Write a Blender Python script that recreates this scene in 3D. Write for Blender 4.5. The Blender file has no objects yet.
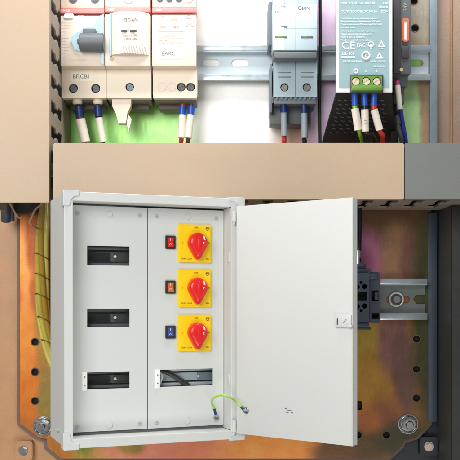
import bpy, bmesh, math, random
from mathutils import Vector, Matrix
random.seed(7)
S = 0.001                      # every length below is in millimetres
F, CX, HY = 750.0, 230.0, 300.0     # F: depth value of the mounting plate
FF = 900.0                          # camera to mounting plate; a photo pixel is 1 mm there
sc = bpy.context.scene
col = sc.collection
PI = math.pi

def at(x, y, d):               # a point seen at photo position (x, y), on the layer F-d mm before the plate
    D = d-F+FF
    return Vector(((x-CX)*D/FF, d-F, (HY-y)*D/FF))

# ------------------------------------------------------------------ materials
def lin(c):
    r = []
    for v in c:
        v /= 255.0
        r.append(v/12.92 if v <= 0.04045 else ((v+0.055)/1.055)**2.4)
    return (r[0], r[1], r[2], 1.0)

def mat(name, rgb, rough=0.5, metal=0.0, var=0.10, scale=120.0, bump=0.05, grain=0.05, coat=0.0, spec=0.5):
    m = bpy.data.materials.new(name); m.use_nodes = True
    nt = m.node_tree; N = nt.nodes; Lk = nt.links
    b = N['Principled BSDF']
    b.inputs['Roughness'].default_value = rough
    b.inputs['Metallic'].default_value = metal
    b.inputs['Coat Weight'].default_value = coat
    b.inputs['Specular IOR Level'].default_value = spec
    tc = N.new('ShaderNodeTexCoord')
    n1 = N.new('ShaderNodeTexNoise'); n1.inputs['Scale'].default_value = scale; n1.inputs['Detail'].default_value = 6
    n2 = N.new('ShaderNodeTexNoise'); n2.inputs['Scale'].default_value = 1400; n2.inputs['Detail'].default_value = 2
    Lk.new(tc.outputs['Object'], n1.inputs['Vector']); Lk.new(tc.outputs['Object'], n2.inputs['Vector'])
    c = lin(rgb)
    mx = N.new('ShaderNodeMix'); mx.data_type = 'RGBA'
    mx.inputs['A'].default_value = tuple(max(0, v*(1-var)) for v in c[:3])+(1,)
    mx.inputs['B'].default_value = tuple(min(1, v*(1+var)) for v in c[:3])+(1,)
    Lk.new(n1.outputs['Fac'], mx.inputs['Factor'])
    mg = N.new('ShaderNodeMix'); mg.data_type = 'RGBA'; mg.blend_type = 'OVERLAY'
    mg.inputs['Factor'].default_value = min(1, grain*4)
    Lk.new(mx.outputs['Result'], mg.inputs['A']); Lk.new(n2.outputs['Color'], mg.inputs['B'])
    Lk.new(mg.outputs['Result'], b.inputs['Base Color'])
    mr = N.new('ShaderNodeMapRange'); mr.inputs['To Min'].default_value = max(0.02, rough-0.1); mr.inputs['To Max'].default_value = min(1, rough+0.1)
    Lk.new(n1.outputs['Fac'], mr.inputs['Value']); Lk.new(mr.outputs['Result'], b.inputs['Roughness'])
    if bump:
        bp = N.new('ShaderNodeBump'); bp.inputs['Strength'].default_value = bump; bp.inputs['Distance'].default_value = 0.0006
        Lk.new(n2.outputs['Fac'], bp.inputs['Height']); Lk.new(bp.outputs['Normal'], b.inputs['Normal'])
    return m

def plate_material():
    """yellow-passivated zinc: clouds of interference colours, with overexposure and shade painted in"""
    m = bpy.data.materials.new('passivated_zinc'); m.use_nodes = True
    nt = m.node_tree; N = nt.nodes; Lk = nt.links
    b = N['Principled BSDF']; b.inputs['Roughness'].default_value = 0.36; b.inputs['Metallic'].default_value = 0.25
    b.inputs['Specular IOR Level'].default_value = 0.35
    tc = N.new('ShaderNodeTexCoord')
    nz = N.new('ShaderNodeTexNoise'); nz.inputs['Scale'].default_value = 26; nz.inputs['Detail'].default_value = 5
    Lk.new(tc.outputs['Object'], nz.inputs['Vector'])
    sub = N.new('ShaderNodeVectorMath'); sub.operation = 'SUBTRACT'; sub.inputs[1].default_value = (.5, .5, .5)
    Lk.new(nz.outputs['Color'], sub.inputs[0])
    scl = N.new('ShaderNodeVectorMath'); scl.operation = 'SCALE'; scl.inputs['Scale'].default_value = 0.014
    Lk.new(sub.outputs['Vector'], scl.inputs[0])
    add = N.new('ShaderNodeVectorMath'); add.operation = 'ADD'
    Lk.new(tc.outputs['Object'], add.inputs[0]); Lk.new(scl.outputs['Vector'], add.inputs[1])
    # (x, y, radius x, radius y, colour) in photo coordinates on the plate
    spots = [
        (130, 118, 110, 60, (186, 248, 150)), (90, 135, 40, 30, (176, 246, 136)),
        (238, 90, 62, 150, (252, 252, 250)), (232, 40, 50, 110, (252, 252, 250)),  # near-white: overexposure painted into the plate colour
        (322, 60, 34, 130, (242, 216, 244)), (376, 120, 26, 60, (240, 212, 242)),
        (411, 120, 16, 62, (188, 228, 162)), (428, 90, 11, 120, (176, 148, 122)), (418, 10, 22, 50, (170, 162, 146)),
        (413, 63, 8, 14, (150, 220, 110)),
        (30, 290, 60, 170, (204, 112, 36)), (40, 240, 24, 40, (176, 88, 30)), (28, 330, 12, 70, (226, 138, 54)), (44, 330, 11, 60, (172, 128, 50)),
        (30, 395, 16, 30, (216, 120, 36)), (46, 400, 10, 46, (150, 124, 58)), (24, 270, 6, 50, (228, 150, 70)), (36, 292, 9, 26, (176, 92, 34)),
        (100, 450, 64, 22, (172, 146, 62)), (60, 446, 20, 22, (188, 118, 50)), (86, 444, 14, 12, (120, 128, 52)), (150, 452, 60, 24, (226, 138, 112)), (130, 446, 18, 12, (160, 130, 60)), (210, 446, 50, 30, (230, 136, 98)),
        (270, 448, 60, 40, (236, 152, 70)), (300, 440, 30, 26, (238, 150, 66)),
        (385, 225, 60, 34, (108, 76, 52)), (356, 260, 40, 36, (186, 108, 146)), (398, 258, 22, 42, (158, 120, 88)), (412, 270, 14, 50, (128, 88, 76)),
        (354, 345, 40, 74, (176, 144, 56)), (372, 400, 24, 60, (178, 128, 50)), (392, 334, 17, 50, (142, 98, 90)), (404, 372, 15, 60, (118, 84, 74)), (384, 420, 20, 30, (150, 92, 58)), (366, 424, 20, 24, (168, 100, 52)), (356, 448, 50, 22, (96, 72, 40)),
        (427, 320, 19, 150, (74, 74, 44)), (404, 440, 34, 26, (72, 70, 44)), (336, 456, 30, 16, (112, 76, 42)),  # dark olive and brown: lower-right shade painted into the plate colour
    ]
    prev = None
    for (x, y, rx, ry, c) in spots:
        mp = N.new('ShaderNodeMapping'); mp.vector_type = 'POINT'
        sx, sz = 1/(rx*S), 1/(ry*S)
        mp.inputs['Scale'].default_value = (sx, 0, sz)
        mp.inputs['Location'].default_value = (-(x-CX)*S*sx, 0, -(HY-y)*S*sz)
        Lk.new(add.outputs['Vector'], mp.inputs['Vector'])
        ln = N.new('ShaderNodeVectorMath'); ln.operation = 'LENGTH'; Lk.new(mp.outputs['Vector'], ln.inputs[0])
        mr = N.new('ShaderNodeMapRange'); mr.interpolation_type = 'SMOOTHSTEP'
        mr.inputs['From Min'].default_value = 1.15; mr.inputs['From Max'].default_value = 0.45
        Lk.new(ln.outputs['Value'], mr.inputs['Value'])
        mx = N.new('ShaderNodeMix'); mx.data_type = 'RGBA'
        if prev is None: mx.inputs['A'].default_value = lin((176, 112, 58))
        else: Lk.new(prev, mx.inputs['A'])
        mx.inputs['B'].default_value = lin(c); Lk.new(mr.outputs['Result'], mx.inputs['Factor'])
        prev = mx.outputs['Result']
    n2 = N.new('ShaderNodeTexNoise'); n2.inputs['Scale'].default_value = 900; n2.inputs['Detail'].default_value = 3
    Lk.new(tc.outputs['Object'], n2.inputs['Vector'])
    n3 = N.new('ShaderNodeTexNoise'); n3.inputs['Scale'].default_value = 60; n3.inputs['Detail'].default_value = 6
    Lk.new(tc.outputs['Object'], n3.inputs['Vector'])
    mg = N.new('ShaderNodeMix'); mg.data_type = 'RGBA'; mg.blend_type = 'OVERLAY'; mg.inputs['Factor'].default_value = 0.3
    Lk.new(prev, mg.inputs['A']); Lk.new(n2.outputs['Color'], mg.inputs['B'])
    mh = N.new('ShaderNodeMix'); mh.data_type = 'RGBA'; mh.blend_type = 'OVERLAY'; mh.inputs['Factor'].default_value = 0.35
    Lk.new(mg.outputs['Result'], mh.inputs['A']); Lk.new(n3.outputs['Fac'], mh.inputs['B'])
    Lk.new(mh.outputs['Result'], b.inputs['Base Color'])
    st = N.new('ShaderNodeMapping'); st.inputs['Scale'].default_value = (420, 420, 90); st.inputs['Rotation'].default_value = (0, .5, 0)
    Lk.new(tc.outputs['Object'], st.inputs['Vector'])
    n4 = N.new('ShaderNodeTexNoise'); n4.inputs['Scale'].default_value = 1; n4.inputs['Detail'].default_value = 5
    Lk.new(st.outputs['Vector'], n4.inputs['Vector'])
    mk = N.new('ShaderNodeMix'); mk.data_type = 'RGBA'; mk.blend_type = 'SOFT_LIGHT'; mk.inputs['Factor'].default_value = .2
    Lk.new(mh.outputs['Result'], mk.inputs['A']); Lk.new(n4.outputs['Fac'], mk.inputs['B']); Lk.new(mk.outputs['Result'], b.inputs['Base Color'])
    rr = N.new('ShaderNodeMapRange'); rr.inputs['To Min'].default_value = .26; rr.inputs['To Max'].default_value = .5
    Lk.new(n4.outputs['Fac'], rr.inputs['Value']); Lk.new(rr.outputs['Result'], b.inputs['Roughness'])
    bp = N.new('ShaderNodeBump'); bp.inputs['Strength'].default_value = 0.1; bp.inputs['Distance'].default_value = 0.0006
    Lk.new(n2.outputs['Fac'], bp.inputs['Height']); Lk.new(bp.outputs['Normal'], b.inputs['Normal'])
    return m

M = {}
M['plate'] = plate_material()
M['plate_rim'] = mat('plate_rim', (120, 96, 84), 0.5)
M['beige'] = mat('beige_plastic', (188, 165, 139), 0.5, var=.08, scale=16, grain=.045, bump=.06)
M['grey_duct'] = mat('grey_plastic', (118, 120, 117), 0.5, var=.07, scale=20, grain=.05, bump=.06)
M['dark_duct'] = mat('dark_duct_plastic', (76, 77, 74), 0.55, grain=.08)
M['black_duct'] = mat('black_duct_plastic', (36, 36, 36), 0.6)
M['duct_side'] = mat('duct_side_plastic', (164, 150, 134), 0.6, grain=.10)
M['tan_wall'] = mat('tan_sheet', (196, 148, 106), 0.42, var=.28, scale=30, grain=.10)
M['brown_wall'] = mat('brown_sheet', (152, 130, 112), 0.45, var=.16, scale=30, grain=.12)
M['copper'] = mat('copper_edge', (176, 134, 102), 0.4, .4)
M['dark_wall'] = mat('shaded_sheet', (50, 56, 62), 0.55, var=.2, scale=40)  # right half of the cabinet wall, its shade put into the colour
M['slate_metal'] = mat('slate_zinc', (128, 144, 152), 0.5, .1, var=.12)
M['dark_slate'] = mat('dark_slate', (64, 74, 86), 0.5)
M['zinc'] = mat('bright_zinc', (196, 208, 214), 0.3, .75, var=.10, bump=.02)
M['zinc_dark'] = mat('dull_zinc_web', (128, 134, 130), 0.34, .5, var=.2, scale=60)
M['zinc_web'] = mat('zinc_rail', (205, 218, 224), 0.4, .35, var=.08)
M['steel'] = mat('steel_bolt', (178, 178, 176), 0.24, .95, var=.1, bump=.01, grain=.01)
M['pale_screw'] = mat('pale_screw', (206, 208, 206), 0.4, .25)
M['pale_bolt'] = mat('pale_bolt', (225, 205, 186), 0.4, .2)
M['cream'] = mat('cream_plastic', (232, 218, 203), 0.5, var=.03, grain=.06)
M['cream_low'] = mat('cream_terminal_plastic', (244, 231, 211), 0.5, var=.03, grain=.06)
M['red_band'] = mat('red_band', (240, 146, 144), 0.5)  # red paled to pink, the bright wash put into the colour
M['ice'] = mat('ice_blue_plastic', (160, 196, 212), 0.3)  # paled to imitate the bright wash over the upper row
M['charcoal'] = mat('charcoal_plastic', (98, 104, 108), 0.5)  # dark plastic lifted to grey, imitating the bright wash at the top
M['under'] = mat('underside_shade_grey', (112, 106, 98), 0.6)  # grey holds the shade beneath the cream modules
M['black'] = mat('black_plastic', (40, 40, 39), 0.5)
M['soft_black'] = mat('soft_black_plastic', (68, 68, 67), 0.55)
M['hole'] = mat('hole_dark', (14, 14, 14), 0.8, grain=0)
M['label'] = mat('white_label', (246, 246, 242), 0.6, var=.02)
M['cream_label'] = mat('cream_label', (252, 247, 228), 0.6, var=.02)
M['print'] = mat('grey_print', (116, 114, 112), 0.7, var=0, bump=0)
M['faint'] = mat('faint_print', (186, 177, 166), 0.7, var=0, bump=0)
M['dark_print'] = mat('dark_print', (70, 66, 66), 0.7, var=0, bump=0)
M['white_print'] = mat('white_print', (248, 250, 250), 0.7, var=0, bump=0)
M['pink_print'] = mat('pink_print', (252, 232, 230), 0.7, var=0, bump=0)
M['bluegrey'] = mat('blue_grey_plastic', (190, 208, 216), 0.5, var=.04)
M['bluegrey_low'] = mat('blue_grey_terminal_plastic', (168, 188, 198), 0.5, var=.04)
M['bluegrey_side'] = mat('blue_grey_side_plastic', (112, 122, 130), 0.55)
M['teal'] = mat('teal_face', (144, 172, 177), 0.5, var=.05)
M['psu_frame'] = mat('pale_frame', (240, 242, 240), 0.45, var=.03)
M['green_conn'] = mat('green_connector', (96, 142, 50), 0.45)
M['ferrule'] = mat('blue_ferrule', (36, 84, 190), 0.35)
M['ferrule_dark'] = mat('navy_ferrule', (26, 50, 110), 0.4)
M['sleeve'] = mat('white_sleeve', (238, 228, 214), 0.5, var=.05)
M['sleeve_grey'] = mat('grey_sleeve', (142, 156, 164), 0.5)
M['wire_red'] = mat('red_wire', (196, 52, 26), 0.4)
M['wire_black'] = mat('black_wire', (30, 28, 30), 0.4)
M['wire_blue'] = mat('blue_wire', (28, 52, 140), 0.4)
M['wire_brown'] = mat('brown_wire', (96, 52, 36), 0.45)
M['wire_tan'] = mat('tan_wire', (198, 158, 132), 0.4)
M['wire_green'] = mat('green_wire', (130, 190, 50), 0.4)
M['wire_yg'] = mat('green_yellow_wire', (156, 214, 66), 0.35)
M['yellow_stripe'] = mat('yellow_stripe', (240, 196, 40), 0.4)
M['hose'] = mat('olive_spiral_wrap', (196, 182, 74), 0.12, var=.35, scale=70, coat=.5)
M['hose_pale'] = mat('pale_olive_strand', (214, 202, 104), 0.12, var=.2, scale=70, coat=.6)
M['hose_dark'] = mat('golden_strand', (176, 140, 44), 0.14, var=.2, scale=70, coat=.6)
M['hose_gap'] = mat('wrap_gap', (88, 70, 20), 0.5)
M['orange'] = mat('orange_frame', (236, 118, 70), 0.45)
M['box'] = mat('light_grey_powder_coat', (210, 212, 209), 0.5, var=.012, scale=18, grain=.015, bump=.09)
M['box_panel'] = mat('panel_powder_coat', (211, 214, 211), 0.5, var=.012, scale=18, grain=.015, bump=.09)
M['box_door'] = mat('door_powder_coat', (212, 213, 209), 0.5, var=.012, scale=18, grain=.015, bump=.09)
M['corner'] = mat('corner_cap_plastic', (206, 210, 210), 0.45, var=.02)
M['box_in'] = mat('unpainted_inside', (104, 108, 110), 0.6)
M['yellow'] = mat('yellow_switch_plate', (253, 214, 10), 0.4, var=.03)
M['red_knob'] = mat('red_knob', (226, 24, 24), 0.28, var=.05, coat=.3)
M['red_print'] = mat('red_print', (190, 40, 20), 0.6, var=0, bump=0)
M['rk_red'] = mat('red_rocker', (224, 40, 24), 0.3)
M['rk_orange'] = mat('orange_rocker', (214, 104, 36), 0.3)
M['rk_blue'] = mat('blue_rocker', (56, 84, 156), 0.3)
M['slot'] = mat('slate_relay', (60, 70, 84), 0.45)
M['peach'] = mat('peach_insert', (226, 190, 160), 0.5)
M['lilac'] = mat('pale_plug', (240, 226, 206), 0.5)
M['pink'] = mat('pink_tip', (200, 80, 120), 0.5)

# ------------------------------------------------------------------ mesh building
OFF = {}
class MB:
    def __init__(s): s.bm = bmesh.new()
    def _merge(s, b, mtx=None):
        me = bpy.data.meshes.new('t'); b.to_mesh(me); b.free()
        if mtx is not None: me.transform(mtx)
        s.bm.from_mesh(me); bpy.data.meshes.remove(me); return s
    def box(s, a, c, bev=0.0, seg=2):
        lo = [min(a[i], c[i]) for i in range(3)]; hi = [max(a[i], c[i]) for i in range(3)]
        b = bmesh.new(); bmesh.ops.create_cube(b, size=1)
        for v in b.verts:
            v.co = Vector([lo[i]+(v.co[i]+.5)*(hi[i]-lo[i]) for i in range(3)])
        if bev: bmesh.ops.bevel(b, geom=b.edges[:], offset=min(bev, .45*min(hi[i]-lo[i] for i in range(3))), segments=seg, affect='EDGES', profile=.5)
        return s._merge(b)
    def pbox(s, x0, y0, x1, y1, d, back, bev=0.0):
        a = at(x0, y1, d); c = at(x1, y0, d); c.y = back-F
        return s.box(a, c, bev)
    def cyl(s, p0, p1, r0, r1=None, n=24, bev=0.0):
        r1 = r0 if r1 is None else r1
        p0, p1 = Vector(p0), Vector(p1); ax = p1-p0
        b = bmesh.new(); bmesh.ops.create_cone(b, cap_ends=True, segments=n, radius1=r0, radius2=r1, depth=ax.length)
        if bev:
            e = [e for e in b.edges if len(e.link_faces) == 2 and any(len(f.verts) > 4 for f in e.link_faces)]
            bmesh.ops.bevel(b, geom=e, offset=bev, segments=2, affect='EDGES')
        q = ax.to_track_quat('Z', 'Y').to_matrix().to_4x4()
        return s._merge(b, Matrix.Translation((p0+p1)/2) @ q)
    def ring(s, c, r, t, n=28, m=8, axis='Y'):
        b = bmesh.new(); c = Vector(c); V = []
        for i in range(n):
            a = 2*PI*i/n; row = []
            for j in range(m):
                q = 2*PI*j/m; rr = r+t*math.cos(q); row.append(b.verts.new((c.x+rr*math.cos(a), c.y+t*math.sin(q), c.z+rr*math.sin(a))))
            V.append(row)
        for i in range(n):
            for j in range(m):
                b.faces.new((V[i][j], V[(i+1) % n][j], V[(i+1) % n][(j+1) % m], V[i][(j+1) % m]))
        return s._merge(b)
    def tube(s, pts, r, n=10, steps=8):
        P = [Vector(p) for p in pts]; Q = []
        if len(P) > 2:
            E = [2*P[0]-P[1]]+P+[2*P[-1]-P[-2]]
            for i in range(1, len(E)-2):
                for k in range(steps):
                    t = k/steps; a, b_, c, d = E[i-1], E[i], E[i+1], E[i+2]
                    Q.append(.5*((2*b_)+(c-a)*t+(2*a-5*b_+4*c-d)*t*t+(3*b_-a-3*c+d)*t**3))
            Q.append(P[-1])
        else: Q = P
        b = bmesh.new(); rows = []; up = Vector((.31, .9, .3)).normalized()
        for i, p in enumerate(Q):
            tg = (Q[min(i+1, len(Q)-1)]-Q[max(i-1, 0)]).normalized()
            u = (up-tg*up.dot(tg)).normalized(); up = u; w = tg.cross(u)
            rr = r[min(len(r)-1, int(i*len(r)/len(Q)))] if isinstance(r, list) else r
            rows.append([b.verts.new(p+(u*math.cos(2*PI*k/n)+w*math.sin(2*PI*k/n))*rr) for k in range(n)])
        for i in range(len(rows)-1):
            for k in range(n):
                b.faces.new((rows[i][k], rows[i][(k+1) % n], rows[i+1][(k+1) % n], rows[i+1][k]))
        b.faces.new(rows[0][::-1]); b.faces.new(rows[-1])
        return s._merge(b)
    def sheet(s, outer, holes, t0, t1, axis='Y'):
        """flat sheet with holes; outline in (x,z) for axis Y, (y,z) for axis X, (x,y) for axis Z; thickness t0..t1"""
        b = bmesh.new(); E = []
        def P(p, t): return {'Y': (p[0], t, p[1]), 'X': (t, p[0], p[1]), 'Z': (p[0], p[1], t)}[axis]
        for lp in [outer]+list(holes):
            vs = [b.verts.new(P(p, t0)) for p in lp]
            for i in range(len(vs)): E.append(b.edges.new((vs[i], vs[(i+1) % len(vs)])))
        bmesh.ops.triangle_fill(b, edges=E, use_beauty=True, use_dissolve=False)
        g = bmesh.ops.extrude_face_region(b, geom=b.faces[:])
        dv = Vector(P((0, 0), t1-t0))
        for v in g['geom']:
            if isinstance(v, bmesh.types.BMVert): v.co += dv
        bmesh.ops.recalc_face_normals(b, faces=b.faces[:])
        return s._merge(b)
    def text(s, txt, p, size, align='CENTER', thick=.12, rz=0.0, roll=0.0, sx=1.0):
        cu = bpy.data.curves.new('t', 'FONT'); cu.body = txt; cu.size = size; cu.align_x = align; cu.align_y = 'CENTER'
        cu.extrude = thick/2; cu.resolution_u = 3
        ob = bpy.data.objects.new('t', cu); col.objects.link(ob)
        dg = bpy.context.evaluated_depsgraph_get(); me = bpy.data.meshes.new_from_object(ob.evaluated_get(dg))
        mt = Matrix.Translation(p) @ Matrix.Rotation(rz, 4, 'Z') @ Matrix.Rotation(PI/2, 4, 'X') @ Matrix.Rotation(roll, 4, 'Z') @ Matrix.Diagonal((sx, 1, 1, 1))
        me.transform(mt); s.bm.from_mesh(me)
        bpy.data.objects.remove(ob); bpy.data.curves.remove(cu); bpy.data.meshes.remove(me)
        return s
    def build(s, name, m, parent=None, smooth=True):
        off = OFF[parent] if parent is not None else None
        bm = s.bm
        if off is None:
            lo = [min(v.co[i] for v in bm.verts) for i in range(3)]; hi = [max(v.co[i] for v in bm.verts) for i in range(3)]
            off = Vector(((lo[0]+hi[0])/2, (lo[1]+hi[1])/2, lo[2]))
        bmesh.ops.recalc_face_normals(bm, faces=bm.faces[:])
        for v in bm.verts: v.co = (v.co-off)*S
        me = bpy.data.meshes.new(name); bm.to_mesh(me); bm.free()
        me.materials.append(M[m])
        if smooth:
            for p in me.polygons: p.use_smooth = True
            me.set_sharp_from_angle(angle=math.radians(35))
        o = bpy.data.objects.new(name, me); col.objects.link(o)
        if parent is not None: o.parent = parent
        else: o.location = off*S
        OFF[o] = off
        return o

def tag(o, label, cat, group=None):
    o['label'] = label; o['category'] = cat
    if group: o['group'] = group
    return o
def thing(name, label, cat, loc, rz=0.0, group=None, local=False):
    o = bpy.data.objects.new(name, None); col.objects.link(o); o.empty_display_size = .01
    o.location = Vector(loc)*S; o.rotation_euler = (0, 0, rz)
    OFF[o] = Vector((0, 0, 0)) if local else Vector(loc)
    return tag(o, label, cat, group)
def structure(o): o['kind'] = 'structure'; return o

def circle(cx, cz, r, n=24): return [(cx+r*math.cos(2*PI*i/n), cz+r*math.sin(2*PI*i/n)) for i in range(n)]
def rect(x0, z0, x1, z1): return [(x0, z0), (x1, z0), (x1, z1), (x0, z1)]
def rrect(x0, z0, x1, z1, r, n=5):
    x0, x1 = min(x0, x1), max(x0, x1); z0, z1 = min(z0, z1), max(z0, z1)
    o = []
    for cx, cz, a in ((x1-r, z0+r, -90), (x1-r, z1-r, 0), (x0+r, z1-r, 90), (x0+r, z0+r, 180)):
        for i in range(n+1):
            q = math.radians(a+90*i/n); o.append((cx+r*math.cos(q), cz+r*math.sin(q)))
    return o
def xz(x, y, d): p = at(x, y, d); return (p.x, p.z)
def pcircle(x, y, r, d, n=24): c = xz(x, y, d); return circle(c[0], c[1], r*(d-F+FF)/FF, n)
def slotted_screw(mb, x, z, y, r, ang=.6, cross=False):
    """pan-head screw facing -Y with a real slot"""
    for k in ((0, 1) if not cross else (0, 1)):
        pass
    w = r*.22; c, s_ = math.cos(ang), math.sin(ang)
    for sg in (-1, 1):
        pts = []
        a0 = math.asin(w/r)
        for i in range(15):
            a = a0+(PI-2*a0)*i/14
            px, pz = r*math.cos(a), sg*r*math.sin(a)
            pts.append((x+px*c-pz*s_, z+px*s_+pz*c))
        mb.sheet(pts, [], y, y+.9)
    mb.cyl((x, y+.45, z), (x, y+1.4, z), r*.98)
    return mb

# ------------------------------------------------------------------ the cabinet behind
b = MB(); b.box((-330, 14, -190), (0, 18, 420))
structure(b.build('cabinet_wall', 'tan_wall'))
b = MB(); b.box((.2, 14, -190), (330, 18, 420))
structure(b.build('cabinet_wall', 'dark_wall'))
b = MB(); b.box((198, 9, 150.5), (330, 13.5, 430), .4)
w = structure(b.build('cabinet_side', 'brown_wall'))
b = MB(); p = at(452, 100, 755)
b.tube([(p.x, 8.4, 151), (p.x, 8.4, 430)], 1.5)
b.build('ridge', 'copper', w)
# upright zinc angle beside the plate
b = MB(); b.box((198.5, -6, 146), (206, 5, 430), .5); b.box((198.5, 5, 146), (199.7, 11, 430))
tag(b.build('cabinet_post', 'slate_metal'), 'slim blue-grey upright metal strip at the right end of the upper rail', 'post')
b = MB(); b.box((197.6, -2, -122), (206.5, 6, 87), .6)
tag(b.build('cabinet_post', 'dark_slate'), 'slim dark blue upright metal strip right of the lower holes in the plate', 'post')

# mounting plate
PLz = lambda y: HY-y
PLx = lambda x: x-CX
outl = [(20, -90), (431, -90), (431, 422), (417, 437), (404, 441), (402, 446), (388, 458.5), (61, 458.5), (47.5, 447), (47, 439), (38, 437), (20, 423)]
out = [(PLx(x), PLz(y)) for x, y in outl][::-1]
holes_px = [(35, 342, 3.6), (35, 372, 3.6), (35, 401, 3.6), (416.5, 339, 3.6), (416.5, 369, 3.6), (416.5, 398, 3.6), (386.5, 435, 3.6), (358, 435, 3.6), (415, 28, 3.6), (414, 1, 3.6), (404, 240, 3)]
hl = [circle(PLx(x), PLz(y), r, 20) for x, y, r in holes_px[:-1]]
hl.append(rrect(PLx(354), PLz(410), PLx(362), PLz(401), 1.5))
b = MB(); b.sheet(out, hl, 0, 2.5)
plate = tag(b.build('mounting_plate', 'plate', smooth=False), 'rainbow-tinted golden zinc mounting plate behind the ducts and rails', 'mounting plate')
# keep object coordinates of the plate equal to world coordinates
d0 = plate.location.copy()
for v in plate.data.vertices: v.co += d0
plate.location = (0, 0, 0); OFF[plate] = Vector((0, 0, 0))
b = MB()
ox, oz = 205, 140
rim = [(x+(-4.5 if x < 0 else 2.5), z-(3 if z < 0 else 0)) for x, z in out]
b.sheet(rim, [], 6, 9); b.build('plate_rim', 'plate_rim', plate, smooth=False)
for x, y, r in holes_px[:-1]:
    b = MB(); b.ring((PLx(x), -.1, PLz(y)), r+.3, .45); he = b.build('hole_edge', 'plate_rim', plate)
    b = MB(); b.cyl((PLx(x), 3.2, PLz(y)), (PLx(x), 5, PLz(y)), r+1); b.build('hole_shade', 'hole', he)  # black disc added so the hole looks dark
b = MB(); b.box((PLx(352), 3.2, PLz(412)), (PLx(364), 5, PLz(399))); b.build('slot_shade', 'hole', plate)  # black block added for the dark inside the slot
def big_bolt(x, y, parent):
    X, Z = PLx(x), PLz(y)
    b = MB(); b.cyl((X, -1.6, Z), (X, -.05, Z), 10, n=40, bev=.5); b.ring((X, -1.9, Z), 8.2, .9, 36)
    wsh = b.build('washer', 'steel', parent)
    b = MB(); b.cyl((X, -7.5, Z), (X, -1.5, Z), 6.4, n=6, bev=.6); b.cyl((X, -11, Z), (X, -7.4, Z), 3.4, n=20, bev=.6)
    b.ring((X, -7.4, Z), 3.9, .5); b.build('nut', 'steel', wsh)
big_bolt(43, 426, plate); big_bolt(408, 424, plate)
def boss(x, y, m, bm_, label):
    t = thing('mounting_boss', label, 'bracket', (PLx(x), 14, PLz(y)-10))
    X, Z = PLx(x)*1.015, PLz(y)*1.015
    b = MB(); b.sheet(rrect(X-9, Z-9.5, X+9, Z+9.5, 3), [], 5, 14); b.sheet(rrect(X-7.8, Z-8.3, X+7.8, Z+8.3, 2.6), [], 4.2, 5.2)
    b.build('pad', m, t)
    b = MB(); b.cyl((X, 1, Z), (X, 4.4, Z), 3.9, n=6, bev=.4); b.cyl((X, 3.6, Z), (X, 4.3, Z), 4.9); b.build('bolt', bm_, t)
boss(25.5, 449, 'tan_wall', 'steel', 'tan square pad with a grey bolt at the lower left corner')
boss(427, 445, 'dark_wall', 'pale_bolt', 'dark square pad with a pale bolt at the lower right corner')

# ------------------------------------------------------------------ wiring ducts
DF = 640.0; DB = 745.0         # front and back distances of the ducts
def hourglass(cx, d0, d1, w):
    w *= 1.12
    n = w*.42; m = (d0+d1)/2; q = (d1-d0)*.07
    return [(cx-w/2, d0), (cx+w/2, d0), (cx+w/2, m-q*2), (cx+n/2, m-q), (cx+n/2, m+q), (cx+w/2, m+q*2), (cx+w/2, d1), (cx-w/2, d1), (cx-w/2, m+q*2), (cx-n/2, m+q), (cx-n/2, m-q), (cx-w/2, m-q*2)]
ztop, zbot = at(0, 143, DF).z, at(0, 199.5, DF).z
x0, xm, x1 = at(53, 0, DF).x, at(404.6, 0, DF).x, at(454, 0, DF).x
yf, yb = DF-F, DB-F
t = thing('wiring_duct', 'long horizontal beige wiring duct with a grey right end across the middle', 'wiring duct', ((x0+x1)/2, yb, zbot))
for z in (zbot+1.2, ztop-3):
    hs = []
    k = 0
    while xm-6-k*22.6 > x0+8:
        hs.append(hourglass(xm-6-k*22.6, yf+18, yf+82, 9)); k += 1
    hs.append(hourglass(xm-6+22.6, yf+18, yf+82, 9)); hs.append(hourglass(xm-6+45.2, yf+18, yf+82, 9))
    b = MB(); b.sheet(rect(x0, yf+4, x1+40, yb), hs, z, z+1.8, 'Z'); b.build('side_wall', 'duct_side', t, smooth=False)
b = MB(); b.box((x0, yb-.1, zbot+3.2), (x1+40, yb+1.6, ztop-3.2)); b.build('base', 'duct_side', t)
b = MB(); b.box((x0+.5, yf+9.5, zbot+5.5), (x1+39, yb-.3, zbot+6.5)); b.build('shade_sheet', 'hole', t)  # black sheet added as the shade seen through the slots
def cover(xa, xb, m, r):
    b = MB(); b.sheet(rrect(xa, zbot, xb, ztop, r), [], yf, yf+2.2)
    b.box((xa+1, yf+1.5, zbot+.1), (xb-1, yf+9, zbot+1.1)); b.box((xa+1, yf+1.5, ztop-1.1), (xb-1, yf+9, ztop-.1))
    return b.build('cover', m, t)
cover(x0, xm-.3, 'beige', 2.2); cover(xm+.3, x1+60, 'grey_duct', .8)['label'] = 'short grey duct cover at the right end'
for o in list(t.children):
    if o.name.startswith('cover'):
        bv = o.modifiers.new('bevel', 'BEVEL'); bv.width = .0006; bv.segments = 2; bv.limit_method = 'ANGLE'; bv.angle_limit = .6
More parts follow.
